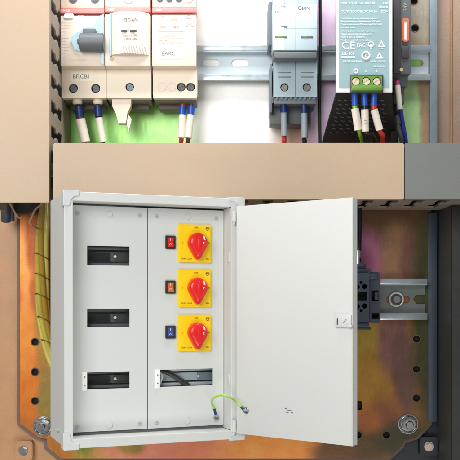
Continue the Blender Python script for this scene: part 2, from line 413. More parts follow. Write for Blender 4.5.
# left vertical duct
t = thing('wiring_duct', 'upright beige wiring duct with slotted side left of the cream modules', 'wiring duct', (-190, yb, at(0, 202, DF).z))
xl = at(49, 0, DF).x; zl = at(0, 202.5, DF).z
hs = []
z = zl+20
while z < 330:
    hs.append([(a, z+c_-0) for c_, a in [(q[0], q[1]) for q in hourglass(0, yf+12, yf+66, 10)]]); z += 22.6
b = MB(); b.sheet(rect(yf+4, zl+.5, yb, 340), hs, xl-2, xl-.4, 'X'); b.build('side_wall', 'duct_side', t, smooth=False)
b = MB(); b.sheet(rect(yf+4, zl+.5, yb, 340), hs, xl-62, xl-60, 'X'); b.build('side_wall', 'duct_side', t, smooth=False)
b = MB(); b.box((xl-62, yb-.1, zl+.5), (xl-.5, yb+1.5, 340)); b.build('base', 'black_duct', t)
b = MB(); b.sheet(rrect(xl-64, zl, xl, 340, .8), [], yf, yf+2.2); b.box((xl-63, yf+1.5, zl+.2), (xl-.1, yf+8, zl+1.2)); b.box((xl-1.1, yf+1.5, zl+1.3), (xl-.1, yf+6, 340))
c = b.build('cover', 'beige', t)
bv = c.modifiers.new('bevel', 'BEVEL'); bv.width = .0006; bv.segments = 2; bv.limit_method = 'ANGLE'; bv.angle_limit = .6
# right vertical duct, dark
t = thing('wiring_duct', 'dark grey upright wiring duct at the lower right edge', 'wiring duct', (230, yb, -180))
xr = at(452.5, 0, 692).x; yv = 692-F
b = MB(); b.box((xr, yv+3, -185), (xr+1.8, yb, zbot-.5)); b.build('side_wall', 'dark_duct', t)
b = MB(); b.box((xr-.6, yv, -185), (xr+66, yv+2.4, zbot-.6), .5); b.build('cover', 'black_duct', t)
b = MB(); b.box((xr+2, yb-2, -185), (xr+66, yb-.2, zbot-.7)); b.build('base', 'black_duct', t)

# ------------------------------------------------------------------ DIN rails
def rail(x0, x1, yt, yb_, d, slots, label, notch=None, web='zinc_web'):
    z1, z0 = at(0, yt, d).z, at(0, yb_, d).z; Y = d-F
    t = thing('din_rail', label, 'mounting rail', ((x0+x1)/2, -.2, z0), group=None)
    b = MB()
    for za, zb in ((z1-5.5, z1), (z0, z0+5.5)):
        b.box((x0, Y, za), (x1, Y+1.1, zb), .35)
    b.box((x0, Y+1, z1-6.6), (x1, -1.3, z1-5.5)); b.box((x0, Y+1, z0+5.5), (x1, -1.3, z0+6.6))
    b.build('flange', 'zinc', t)
    b = MB(); o = rect(x0, z0+5.4, x1, z1-5.4)
    if notch:
        zc = (z0+z1)/2; o = [(x0, z0+5.4), (x1, z0+5.4), (x1, zc-4.5), (x1-9, zc-4.5), (x1-12, zc), (x1-9, zc+4.5), (x1, zc+4.5), (x1, z1-5.4), (x0, z1-5.4)]
    b.sheet(o, slots, -1.6, -.3); b.build('web', web, t, smooth=False)
    return t
sl = []
for px in (211, 240, 415):
    c = xz(px, 63, 748); w = 8.5
    sl.append(rrect(c[0]-w, c[1]-3.6, c[0]+w, c[1]+3.6, 3.5))
rail(-157, 198, 45, 80.5, 738, sl, 'bright zinc mounting rail carrying the upper row of modules')
t = rail(at(330, 0, 738).x, at(427.5, 0, 738).x, 278.5, 320, 738, [rrect(at(386, 0, 748).x, at(0, 303, 748).z, at(410, 0, 748).x, at(0, 296, 748).z, 3)], 'short zinc rail with a washered screw beside the dark relay socket', notch=True, web='zinc_dark')
c = at(396.5, 299.5, 745)
b = MB(); b.ring((c.x, -5, c.z), 6.6, 1.0, 36); b.cyl((c.x, -4.2, c.z), (c.x, -1.7, c.z), 7.4, n=36); b.build('washer', 'pale_screw', t)
b = MB(); b.cyl((c.x, -5.6, c.z), (c.x, -4.3, c.z), 5.6, n=30); sk = b.build('screw', 'soft_black', t)
b = MB(); slotted_screw(b, c.x, c.z, -7.2, 3.6, .9); b.build('screw_head', 'steel', sk)

# ------------------------------------------------------------------ devices on the upper rail
NO, LO = 690.0, 703.0
def terminal_row(parent, x0, x1, y0, y1, m, holes, back=742, name='terminal_block'):
    """front of a terminal block with real screw holes; holes = (x, y, r, screw material or None)"""
    a, c = at(x0, y1, LO), at(x1, y0, LO)
    hs = [pcircle(x, y, r, LO, 22) for x, y, r, s_ in holes if s_]
    b = MB(); b.sheet(rrect(a.x, a.z, c.x, c.z, .6), hs, LO-F, LO-F+6)
    b.box((a.x+.2, LO-F+6.02, a.z+.1), (c.x-.2, LO-F+9, c.z-.1)); b.box((a.x+.2, LO-F+9.01, a.z+9), (c.x-.2, back-F, c.z-.1))
    o = b.build(name, m, parent)
    for x, y, r, s_ in holes:
        p = at(x, y, LO)
        if s_:
            b = MB(); b.cyl((p.x, LO-F+4.4, p.z), (p.x, LO-F+5.9, p.z), r*.95); b.build('screw_well', 'hole', o)
            b = MB(); slotted_screw(b, p.x, p.z, LO-F+1.8, r*.72, random.uniform(.2, 1.4)); b.build('screw', s_, o)
        else:
            b = MB(); b.ring((p.x, LO-F, p.z), r*.9, .35); b.build('blind_cap', m, o)
    return o
def printlines(b, x0, y0, x1, rows, pitch, d, h=.55, den=.75):
    for r in range(rows):
        x = x0
        end = x0+(x1-x0)*random.uniform(.6, 1)
        while x < end:
            w = random.uniform(.9, 3.2)
            p = at(x, y0+r*pitch, d)
            b.box((p.x, d-F-.06, p.z-h/2), (p.x+min(w, end-x)*.95, d-F+.05, p.z+h/2))
            x += w+random.uniform(.4, 1.0)
    return b
# ---- reclosing breaker (left cream module)
def cream_module(label, x0, x1, xl0, xl1, ystripe, low, top, cat='circuit breaker', name='circuit_breaker', brand=True):
    t = thing(name, label, cat, (at((x0+x1)/2, 0, NO).x, -8, at(0, 98, LO).z))
    b = MB(); b.pbox(x0, ystripe-2.4+7, x1, 66, NO, NO+14, .9); b.build('front_housing', 'cream', t)
    b = MB(); b.pbox(x0, ystripe-2.35, x1, ystripe+2.35, NO-.25, NO+13.5, .3); st = b.build('colour_band', 'red_band', t)
    if brand:
        b = MB(); b.text('ABB', at(x0+2.2, ystripe+.1, NO-.3), 3.4, 'LEFT', sx=1.15); b.build('lettering', 'pink_print', st)
    b = MB(); b.pbox(x0+.3, -40, x1-.3, ystripe-2.5, NO+4, NO+40, .8); u = b.build('upper_terminal', 'cream', t)
    for x, r, m in top:
        p = at(x, -1, NO+4)
        b = MB(); b.cyl((p.x, NO+4-F-.2, p.z), (p.x, NO+4-F+1, p.z), r); b.build('screw_well', m, u)
        if m != 'cream_low':
            b = MB(); slotted_screw(b, p.x, p.z, NO+4-F-.6, r*.62, .5); b.build('screw', 'charcoal', u)
        else:
            b = MB(); b.ring((p.x, NO+4-F-.2, p.z), r, .3); b.build('screw_rim', 'faint', u)
    terminal_row(t, xl0, xl1, 67, 98, 'cream_low', low)
    b = MB(); a, c = at(xl0+1.2, 98, LO), at(xl1-1.2, 98, LO)
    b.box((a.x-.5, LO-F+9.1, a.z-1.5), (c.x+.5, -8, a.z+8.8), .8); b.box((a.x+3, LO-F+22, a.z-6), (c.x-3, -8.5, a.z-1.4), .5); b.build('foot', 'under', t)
    return t
A = cream_module('cream breaker module with a dark round handle on a pale blue lever', 60.4, 104.2, 62, 106.1, 10.8,
                 [(73.3, 88.3, 4.6, 'charcoal'), (95.7, 88.3, 4.6, 'charcoal')], [(73, 4.3, 'charcoal'), (95, 4.3, 'charcoal')])
b = MB(); p, q = at(64.2, 18.6, NO), at(74, 13.6, NO); b.sheet(rrect(p.x, p.z, q.x, q.z, 2.1), [], NO-F-.9, NO-F+.3); b.build('test_button', 'label', A)
b = MB(); b.sheet([xz(x, y, NO) for x, y in ((71, 40), (74, 36), (78, 33), (86, 28.5), (95, 26), (96, 21), (99, 17), (104, 14.6), (104, 65.5), (101.5, 64), (101, 55), (97, 52), (80, 52), (75, 50))], [], NO-F-2.4, NO-F+.3)
b.build('lever', 'ice', A)
a, c = at(79.5, 42, NO-8), at(103.8, 42, NO-8)
b = MB(); b.cyl((a.x, NO-F-6, a.z), (c.x, NO-F-6, c.z), 8.6, n=28, bev=1); 
b.box((at(84, 0, NO).x, NO-F-9, a.z+6), (at(97, 0, NO).x, NO-F-1.6, a.z+12.4), .8)
b.box((at(79, 0, NO).x, NO-F-12, a.z-2), (at(81, 0, NO).x, NO-F-2, a.z+2), .5)
b.build('handle', 'charcoal', A)
b = MB(); printlines(b, 60.5, 23, 75, 3, 2.6, NO); printlines(b, 60.5, 32, 69, 9, 3.1, NO); printlines(b, 78, 15.5, 86, 1, 2, NO); printlines(b, 70, 60, 95, 1, 2, NO); b.build('fine_print', 'faint', A)
b = MB(); a, c = at(70.5, 81.5, LO), at(92.5, 71.5, LO); b.box((a.x, LO-F-.2, a.z), (c.x, LO-F+.05, c.z)); lb = b.build('label_sticker', 'cream_label', A)
b = MB(); b.text('BF.CB1', at(81.5, 76.6, LO-.3), 5.6, sx=1.0); b.build('lettering', 'print', lb)
b = MB()
for x in (77.5, 98):
    p = at(x, 102, 711); b = MB(); b.cyl((p.x, 711-F, p.z-2.4), (p.x, 711-F, p.z+5), 4.6, n=24, bev=.7); b.build('cable_entry', 'cream_low', A)
# ---- motor unit
B = cream_module('cream motor unit with a bulging ribbed front cover beside the dark handle', 104.7, 150.4, 106.6, 151.2, 9.4,
                 [(129.7, 87, 4.3, 'slate_metal')], [(128.5, 4.2, 'cream_low')], 'motor unit', 'motor_unit')
a, c = at(112, 55.5, NO), at(148.8, 13.5, NO)
b = MB(); n = 18; prof = [(a.x+(c.x-a.x)*i/n, NO-F-10.5*math.sin(PI*(.12+.80*i/n))**.7+3) for i in range(n+1)]
b.sheet([(c.x, NO-F+1), (a.x, NO-F+1)]+prof, [], a.z, c.z, 'Z'); mc = b.build('motor_cover', 'cream', B)
b = MB(); p = at(110.7, 34, NO); b.box((p.x-.9, NO-F-1.6, a.z-1), (p.x+1.0, NO-F+.2, c.z+.5), .4); b.build('trim', 'ice', B)
def drum_y(X):
    i = (X-a.x)/(c.x-a.x); return NO-F-10.5*math.sin(PI*(.12+.80*i))**.7+3
b = MB()
for k in range(9):
    X = at(125+k*2.6, 0, NO).x; z0, z1 = at(0, 55, NO).z, at(0, 48, NO).z
    y = drum_y(X)
    b.tube([(X+.9, drum_y(X+.9)-.1, z0), (X-.9, drum_y(X-.9)-.1, z1)], .42, 6)
b.build('rib', 'faint', mc)
b = MB(); yy = NO-F-8.0
Xc = (a.x+c.x)/2
def dt(s_, y, size, **k):
    p = at(130.5, y, NO-8); b.text(s_, (p.x, yy, p.z), size, **k)
dt('F2C-ARI', 20, 3.9)
dt('OFF    ON', 31, 2.6); dt('RESET TIMER', 35.6, 2.3); dt('AUTOMATIC', 39.2, 2.3)
p = at(130.5, 31, NO-8); b.box((p.x-8.5, yy-.05, p.z-1), (p.x-3.4, yy+.06, p.z+1)); b.box((p.x-.5, yy-.05, p.z-1), (p.x+5.4, yy+.06, p.z+1))
b.build('lettering', 'dark_print', mc)
b = MB(); p = at(111.6, 58.6, NO); slotted_screw(b, p.x, p.z, NO-F-.5, 1.9, .8); b.build('screw', 'copper', B)
b = MB(); p = at(121, 98, LO)
b.sheet([xz(x, y, LO) for x, y in ((111.5, 98.3), (131, 98.3), (130, 106), (127, 112), (125.5, 122.5), (118, 122.5), (115.5, 113), (112, 106))], [], LO-F+3, LO-F+13)
b.sheet([xz(x, y, LO) for x, y in ((127.5, 113), (131, 118), (128, 131), (126, 122))], [], LO-F+5, LO-F+10)
b.build('plug', 'lilac', B)
# ---- monitoring relay
Cm = cream_module('cream relay module printed with a wiring diagram, white sticker on its front', 152, 196.4, 153, 196.6, 9.9,
                  [(162, 87, 4.4, None), (171.6, 87, 4.4, None), (181.2, 87, 4.4, 'charcoal'), (190.7, 87, 4.4, 'charcoal')],
                  [(160, 3.3, 'charcoal'), (169.4, 3.3, 'charcoal'), (179, 3.3, 'charcoal'), (189, 3.4, 'cream_low')], 'relay', 'relay_module')
b = MB(); y = NO-F-.05
def ln(x0, y0, x1, y1, t=.5):
    p, q = at(x0, y0, NO), at(x1, y1, NO)
    b.box((min(p.x, q.x)-t/2, y-.05, min(p.z, q.z)-t/2), (max(p.x, q.x)+t/2, y+.1, max(p.z, q.z)+t/2))
for x0, y0, x1, y1 in ((157, 20, 157, 38), (157, 38, 183, 38), (183, 20, 183, 38), (157, 20, 161, 20), (179, 20, 183, 20), (158, 31.5, 183, 31.5), (158, 33, 183, 33), (164, 24, 164, 29), (175, 24, 175, 29)): ln(x0, y0, x1, y1)
for x, yy_ in ((174, 19.5), (163, 27), (176, 27)):
    ln(x-3.2, yy_-1.3, x+3.2, yy_+1.3, .2)
b.text('F2C-ARI', at(161.5, 16, NO-.2), 2.0); b.text('EAC', at(189.7, 24, NO-.2), 6.6, sx=.72)
b.text('RESET TEST', at(170, 36.3, NO-.2), 1.8)
p = at(188.5, 17, NO); b.ring((p.x, y, p.z), 1.6, .3)
for x in (161, 166): p = at(x, 42, NO); b.ring((p.x, y, p.z), 1.7, .22)
ln(171, 43.5, 182, 43.5); ln(171, 40, 171, 43.5); ln(175, 41, 182, 41, .3)
b.build('diagram', 'faint', Cm)
b = MB(); a, c = at(157.5, 59, NO), at(182, 48, NO); b.box((a.x, NO-F-.25, a.z), (c.x, NO-F+.05, c.z)); lb = b.build('label_sticker', 'label', Cm)
b = MB(); b.text('EARC1', at(170, 53.6, NO-.4), 5.4, sx=1.0); b.build('lettering', 'print', lb)

# ---- blue-grey two-pole breaker
D = thing('circuit_breaker', 'blue-grey two-pole breaker with a dark toggle bar on the bright bare rail', 'circuit breaker', (at(295, 0, NO).x, -8, at(0, 97, LO).z))
b = MB(); b.pbox(272.5, 4, 317.5, 50.5, NO, NO+20, .9); b.pbox(272.7, -40, 317.3, 4, NO+3, NO+40, .6); b.build('front_housing', 'bluegrey', D)
b = MB(); b.pbox(274, -1.5, 284.3, 50, NO-.35, NO+1, .3); b.build('pale_strip', 'label', D)
b = MB(); b.pbox(273, 50.7, 317, 60, NO+8, NO+30); tg = b.build('toggle_well', 'charcoal', D)
b = MB(); b.pbox(274, 51.6, 317, 58.6, NO-5, NO+9, 1.2); b.build('toggle', 'charcoal', D)
b = MB()
for x, y_, w in ((284, 26.5, 3), (281, 37, 6), (307, 37, 6)): b.pbox(x-w, y_-1, x+w, y_+1, NO-.45, NO+1, .2)
b.build('indicator_window', 'charcoal', D)
b = MB()
for x0_, x1_ in ((277.5, 283.5), (304.5, 307.5)): b.pbox(x0_, 36.2, x1_, 37.8, NO-.7, NO, .2)
b.build('flag', 'green_conn', D)
b = MB(); b.text('C60N', at(304, 8.2, NO-.2), 4.6, 'CENTER'); b.text('Schneider', at(275, 6, NO-.5), 2.7, 'LEFT'); b.text('Electric', at(275, 11.6, NO-.5), 2.2, 'LEFT'); b.build('lettering', 'bluegrey_side', D)
b = MB(); p = at(295, 28, NO); b.box((p.x-.2, NO-F-.05, p.z-20), (p.x+.2, NO-F+.1, at(0, 5, NO).z)); q = at(0, 29, NO); b.box((at(286, 0, NO).x, NO-F-.06, q.z), (at(317, 0, NO).x, NO-F+.1, q.z+.4)); b.build('seam', 'bluegrey_side', D)
lo = terminal_row(D, 273.5, 317, 60.2, 97, 'bluegrey_low', [(284.5, 87.3, 4.2, 'steel'), (306.8, 87.3, 4.2, 'steel')])
b = MB()
for x in (278, 300.5):
    for y_ in (72.6, 77): b.pbox(x, y_-.5, x+13, y_+.5, LO-.25, LO+1, .1)
p = at(295.3, 66, LO); b.box((p.x-.25, LO-F-.1, at(0, 97, LO).z), (p.x+.25, LO-F+.1, at(0, 61, LO).z))
b.build('groove', 'bluegrey_side', lo)
b = MB(); a, c = at(274.5, 97, LO), at(316.5, 97, LO); b.box((a.x, LO-F+2, a.z-6), (c.x, -8, a.z-.1), .5)
for k in range(9): 
    X = a.x+(c.x-a.x)*(k+.3)/9; b.box((X, LO-F+.5, a.z-2.4), (X+2.4, LO-F+4, a.z-.05), .3)
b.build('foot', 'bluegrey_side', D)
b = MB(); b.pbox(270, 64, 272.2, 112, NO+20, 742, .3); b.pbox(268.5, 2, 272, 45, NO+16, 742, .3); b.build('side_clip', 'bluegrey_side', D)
b = MB(); b.pbox(270, 103, 311, 124, 722, 744, .5); b.build('rail_clip', 'charcoal', D)

# ---- power supply
PD = 640.0
PS = thing('power_supply', 'teal-faced power supply with green connector and black louvred underside', 'power supply', (at(364, 0, PD).x, -8, at(0, 92, PD).z))
a, c = at(336, 92.5, PD), at(392.5, -40, PD)
b = MB(); b.sheet([(c.x, PD-F+2), (a.x, PD-F+2), (a.x+.5, PD-F+8), (a.x+17, -9), (c.x-2, -9)], [], a.z+3, c.z, 'Z'); b.build('housing', 'soft_black', PS)
fr = MB(); fr.box((a.x, PD-F, a.z), (c.x, PD-F+3, c.z), .7); face = fr.build('front_frame', 'psu_frame', PS)
b = MB(); p, q = at(339, 88.4, PD), at(389.3, -38, PD); b.sheet(rrect(p.x, p.z, q.x, q.z, 1.0), [], PD-F-.35, PD-F+.2); tf = b.build('teal_face', 'teal', PS)
b = MB(); P = lambda x, y_: at(x, y_, PD-.6)
def tl(s_, x, y_, size, al='LEFT', sx=1.0): b.text(s_, P(x, y_), size, al, sx=sx)
tl('INPUT/ENTREE: AC 100-240V', 341, 3, 2.5, sx=.95); tl('1.3A', 388, 3, 2.5, 'RIGHT'); tl('50/60Hz', 388, 7, 2.3, 'RIGHT')
tl('OUTPUT/SORTIE: DC 24V', 341, 11.5, 2.5); tl('5A', 377, 11.5, 2.5, 'RIGHT'); tl('120W', 388, 11.5, 2.5, 'RIGHT')
tl('For indoor use in pollution degree 2', 341, 18.4, 2.0, sx=1.12); tl('Surrounding air temperature 60C max.', 341, 21.4, 2.0, sx=1.12)
tl('Copper conductors only 75C wire range 30-12 AWG', 341, 24.4, 1.9, sx=.86); tl('Torque 0.5 Nm', 341, 27.4, 1.9)
tl('Warning: disconnect before service', 341, 31, 2.0); tl('Risk of electric shock and energy', 341, 34, 2.0); tl('Allow 5 min. to discharge', 341, 37, 2.0); tl('Read manual before installation', 341, 40, 2.0, sx=1.1)
tl('CE', 341.3, 45.6, 9.0, sx=1.12); tl('EAC', 357, 45.4, 5.2, sx=.72)
for x, y_, r in ((371, 44.4, 2.6), (366, 55.6, 3.9), (356, 71.2, 2.2)):
    p = P(x, y_); b.ring((p.x, p.y, p.z), r*.82, .45 if r < 3 else .75)
p = P(371, 45); b.box((p.x-.5, p.y, p.z-3.4), (p.x+.5, p.y+.2, p.z+.5)); b.text('c', P(366, 55.2), 4.6)
for (x, y_, s_) in ((381.5, 44, 3.9), (379.5, 55.6, 3.7)):
    p = P(x, y_); b.sheet([(p.x-s_*.85, p.z-s_*.7), (p.x+s_*.85, p.z-s_*.7), (p.x, p.z+s_*.8)], [[(p.x-s_*.4, p.z-s_*.42), (p.x+s_*.4, p.z-s_*.42), (p.x, p.z+s_*.28)]], p.y, p.y+.15)
b.text('LISTED', P(381.5, 48.6), 1.6)
p = P(341.5, 58), P(355, 51.5)
b.box((p[0].x, p[0].y, p[0].z), (p[1].x, p[0].y+.15, p[0].z+1.4)); b.text('UL', P(344.6, 53.8), 3.6); b.text('508', P(351.5, 53.8), 3.4)
tl('MADE IN CHINA', 343, 61.5, 2.3); tl('NSPC-120-24', 385, 61.5, 2.3, 'RIGHT'); tl('Serial number', 386, 66.3, 2.0, 'RIGHT', .95)
tl('N', 366, 71.3, 2.7, 'CENTER'); tl('L', 377, 71.3, 2.7, 'CENTER'); p = P(356, 71.2); b.box((p.x-.2, p.y, p.z-1), (p.x+.2, p.y+.1, p.z+1)); b.box((p.x-1, p.y, p.z-.2), (p.x+1, p.y+.1, p.z+.2))
b.build('lettering', 'white_print', tf)
p, q = at(350, 93, PD), at(383, 75, PD)
b = MB(); b.box((p.x, PD-F-2, p.z), (q.x, PD-F+6, q.z), .5); cn = b.build('connector', 'soft_black', PS)
hs = [pcircle(x, 81.2, 4.3, PD-6, 22) for x in (356, 366.4, 377)]
p, q = at(351.4, 91.6, PD-6), at(382, 76.3, PD-6)
b = MB(); b.sheet(rrect(p.x, p.z+4.6, q.x, q.z, .5), hs, PD-6-F, PD-6-F+3.9); b.box((p.x, PD-10-F, p.z), (q.x, PD-6-F+3.8, p.z+4.5), .8); b.build('connector_face', 'green_conn', cn)
b = MB()
for x in (356, 366.4, 377): k = at(x, 81.2, PD-6); slotted_screw(b, k.x, k.z, PD-6-F+.5, 3.2, random.uniform(.1, 1.2))
b.build('screw', 'pale_bolt', cn)
# louvred sloping underside
f0, f1, k0, k1 = at(336.5, 92.8, PD+3), at(392, 92.8, PD+3), at(321.5, 146, 738), at(396, 146, 738)
bm_ = MB(); bb = bmesh.new()
vs = [bb.verts.new(v) for v in (f0, f1, k1, k0)]; vt = [bb.verts.new(Vector((v.co.x, v.co.y+1, v.co.z+2.5))) for v in vs]
bb.faces.new(vs); bb.faces.new(vt[::-1])
for i in range(4): bb.faces.new((vs[i], vs[(i+1) % 4], vt[(i+1) % 4], vt[i]))
bm_._merge(bb); ug = bm_.build('underside', 'black', PS)
b = MB(); nrm = (f1-f0).cross(k0-f0).normalized()
if nrm.z > 0: nrm = -nrm
for i in range(8):
    for j in range(9):
        u, v = .06+.104*i+(.03 if j % 2 else 0), .12+.075*j
        if u > .52 and v < .9 and j < 8 and False: continue
        P0 = f0.lerp(f1, u).lerp(k0.lerp(k1, u), v)+nrm*.2; P1 = f0.lerp(f1, u+.055).lerp(k0.lerp(k1, u+.055), v+.012)+nrm*.2
        b.tube([P0, P1], .42, 6)
b.build('louvre', 'charcoal', ug)

# ---- slim module right of the power supply
E = thing('relay_module', 'slim dark relay with an orange-framed marker beside the teal unit', 'relay', (at(402, 0, 700).x, -10, at(0, 100, 700).z))
b = MB(); b.pbox(393.5, -40, 410.8, 74, 700, 742, .8); b.pbox(394, 74, 408, 86, 706, 742, .8); b.pbox(394, 86, 404.5, 104, 712, 742, .8); b.build('housing', 'charcoal', E)
b = MB(); b.pbox(393.8, -40, 401, 73, 697, 700.5, .5); b.pbox(402, 46, 409, 58, 697.5, 701, .6); b.build('front_rib', 'soft_black', E)
p, q = at(402.3, 42, 699), at(408.6, 18, 699)
b = MB(); b.sheet(rrect(p.x, p.z, q.x, q.z, 2.2), [rrect(p.x+1.5, p.z+2, q.x-1.5, q.z-2, 1.2)], 698-F, 700.2-F); mk = b.build('marker_frame', 'orange', E)
b = MB(); b.box((p.x+1, 699.2-F, p.z+1.5), (q.x-1, 700.1-F, q.z-1.5)); b.build('marker_card', 'label', mk)
b = MB(); b.text('24V', at(405.6, 7, 699.8), 5, roll=PI/2); b.build('lettering', 'faint', E)
b = MB(); p = at(401, 70, 697); b.cyl((p.x, 695-F, p.z), (p.x, 698-F, p.z), 1.6); b.build('lamp_lens', 'pale_bolt', E)

# ------------------------------------------------------------------ wires
def wire(label, pts, r, m, ferrule=None, sleeve=None, fr=2.6, sr=3.4, fm='ferrule', sm='sleeve', group=None, ring=None, txt=None):
    b = MB(); b.tube([at(*p) for p in pts], r); o = tag(b.build('wire', m), label, 'wire', group)
    if ferrule:
        b = MB(); b.tube([at(*p) for p in ferrule], fr, 14); b.build('ferrule', fm, o)
    if sleeve:
        b = MB(); b.tube([at(*p) for p in sleeve], sr, 14); sl_ = b.build('sleeve', sm, o)
        if txt:
            b = MB(); p = at(*sleeve[0]).lerp(at(*sleeve[-1]), .55); b.text(txt, (p.x, p.y-sr-.1, p.z), 4.0, roll=PI/2); b.build('lettering', 'dark_print', sl_)
    if ring:
        b = MB(); b.tube([at(*p) for p in ring[0]], ring[2], 14); b.build('tip', ring[1], o)
    return o
wire('wire in a white sleeve with red tip under the left dark-handled module', [(78.5, 104, 715), (80, 120, 714), (85, 142, 716), (87, 150, 725), (88, 170, 738)], 1.9, 'wire_brown',
     [(78.8, 106.5, 711), (80.2, 118, 711)], [(80.4, 119.5, 711), (85.5, 142.2, 712)], 4.0, 4.7, 'ferrule_dark', ring=([(80, 116.5, 710.6), (80.5, 119, 710.6)], 'wire_red', 3.3))
wire('wire in a narrow white sleeve under the second screw of the dark-handled module', [(98.3, 104, 715), (99, 120, 714), (103, 142, 716), (104, 150, 725), (105, 170, 738)], 1.9, 'wire_brown',
     [(98, 106, 711), (98.8, 117, 711)], [(99, 118, 711), (103.2, 142, 712)], 3.8, 3.5, 'ferrule_dark')
wire('red wire in a white sleeve under the sticker-fronted relay', [(182.7, 104, 715), (181.5, 137, 715), (181, 144, 718), (181, 170, 738)], 2.2, 'wire_red',
     [(182.7, 106.3, 711), (182.2, 115.5, 711)], [(182.2, 115, 711), (181.2, 138, 711)], 3.1, 3.3, 'ferrule')
wire('brown wire in a white sleeve hanging right of a red-ended one', [(191.5, 104, 715), (188.5, 137, 715), (187.5, 144, 718), (187, 170, 738)], 2.2, 'wire_brown',
     [(191.7, 106.3, 711), (190.8, 115.5, 711)], [(190.8, 115, 711), (188.3, 138, 711)], 3.1, 3.4, 'ferrule')
wire('red-ended wire in a grey sleeve under the left pole of the blue-grey breaker', [(283.5, 104, 715), (284, 136, 716), (284, 144, 718), (284, 170, 738)], 2.4, 'wire_red',
     [(283.6, 104.5, 710), (283.8, 112.5, 711)], [(283.8, 112, 711), (284.3, 136, 712)], 3.3, 2.9, 'ferrule_dark', 'sleeve_grey')
wire('black wire in a grey sleeve under the right pole of the blue-grey breaker', [(304, 104, 715), (304, 136, 716), (304.5, 144, 718), (304, 170, 738)], 2.4, 'wire_black',
     [(304, 104, 710), (304.2, 113, 711)], [(304.2, 112.5, 711), (304.6, 138, 712)], 3.3, 3.1, 'ferrule_dark', 'sleeve_grey')
b = MB(); b.tube([at(320, -20, 728), at(320.3, 40, 728), at(319.8, 100, 728), at(320.4, 170, 735)], 1.5, 10); tag(b.build('cable', 'wire_black'), 'thin black bar added for the dark shadow line between blue-grey breaker and teal unit', 'cable')  # added bar, stands in for the shadow line beside the breaker
wd = 646
wire('green-yellow wire in a white sleeve, leftmost at the green connector', [(354.5, 92, wd), (355, 108, wd), (359, 131, wd+4), (362, 142, wd+24), (363, 160, 690)], 1.6, 'wire_green',
     [(354.6, 94, wd-2), (354.9, 106, wd-2)], [(355, 108.5, wd-2), (358.3, 130, wd+1)], 2.8, 3.4, ring=([(354.8, 105.4, wd-2), (355.1, 109, wd-2)], 'wire_green', 2.3))
wire('black wire in a printed white sleeve, middle one at the green connector', [(364, 92, wd), (365, 108, wd), (365.5, 131, wd+4), (370, 134, wd+8), (374.5, 141, wd+24), (372, 160, 690)], 2.2, 'wire_black',
     [(364.2, 94, wd-2), (364.8, 106, wd-2)], [(364.8, 109.5, wd-2), (365.3, 131.5, wd+1)], 2.9, 3.3, ring=([(364.8, 105.4, wd-2), (364.8, 110, wd-2)], 'wire_black', 2.5), txt='L12')
wire('red wire in a white sleeve, rightmost at the green connector', [(374.5, 92, wd), (374, 108, wd), (379.5, 130, wd+4), (382.5, 136, wd+10), (382, 145, wd+24), (378, 160, 690)], 2.2, 'wire_red',
     [(374.2, 94, wd-2), (373.6, 106, wd-2)], [(374, 109.5, wd-2), (379.6, 130, wd+1)], 2.9, 3.3, ring=([(373.6, 104.8, wd-2), (374, 110, wd-2)], 'wire_red', 2.7))
wire('dark blue wire in a white sleeve below the slim dark relay', [(398, 84, 704), (399.5, 105, 704), (402.5, 125, 706), (405.5, 143, 712), (407, 170, 735)], 2.5, 'wire_blue',
     None, [(397.5, 85.5, 702), (400, 109.5, 702)], sr=2.7, ring=([(397.3, 81, 702), (397.5, 86, 702)], 'pink', 2.2))
wire('thick black cable hanging right of the teal unit', [(398.5, 95, 720), (394.5, 120, 715), (394, 143, 715), (394, 175, 735)], 4.6, 'wire_black')
b = MB(); b.tube([at(397, 118, 700), at(398.5, 128, 700), at(401.5, 140, 702), at(403, 158, 720)], 2.1); b.tube([at(396.2, 116, 700), at(398, 124, 700)], 2.8)
tag(b.build('wire', 'soft_black'), 'thin black lead with a grey cap curving beside the dark blue wire', 'wire')
# short wires and tube under the left duct
b = MB(); b.tube([at(46, 200, 690), at(40.5, 205, 690), at(35, 210, 692), at(31, 219, 694), at(29.5, 222, 695), at(33, 226, 700), at(38, 228.5, 720)], .95)
tag(b.build('wire', 'wire_tan'), 'tan wire looping below the left duct beside the olive hose', 'wire')
b = MB(); b.tube([at(6, 200, 690), at(10, 204, 690), at(14, 211, 690), at(18, 217, 692), at(23, 218, 696), at(28, 217, 704), at(31, 213, 730)], .9)
tag(b.build('wire', 'wire_tan'), 'tan wire sagging below the left duct at the photo edge', 'wire')
b = MB(); b.tube([at(5.5, 196, 735), at(6, 212, 738), at(6, 221, 742)], 5.0, 14); b.tube([at(12, 196, 735), at(12, 221, 742)], 2.5, 12)
tag(b.build('conduit', 'dark_slate'), 'short slate-blue tube end poking out below the left duct', 'tube')
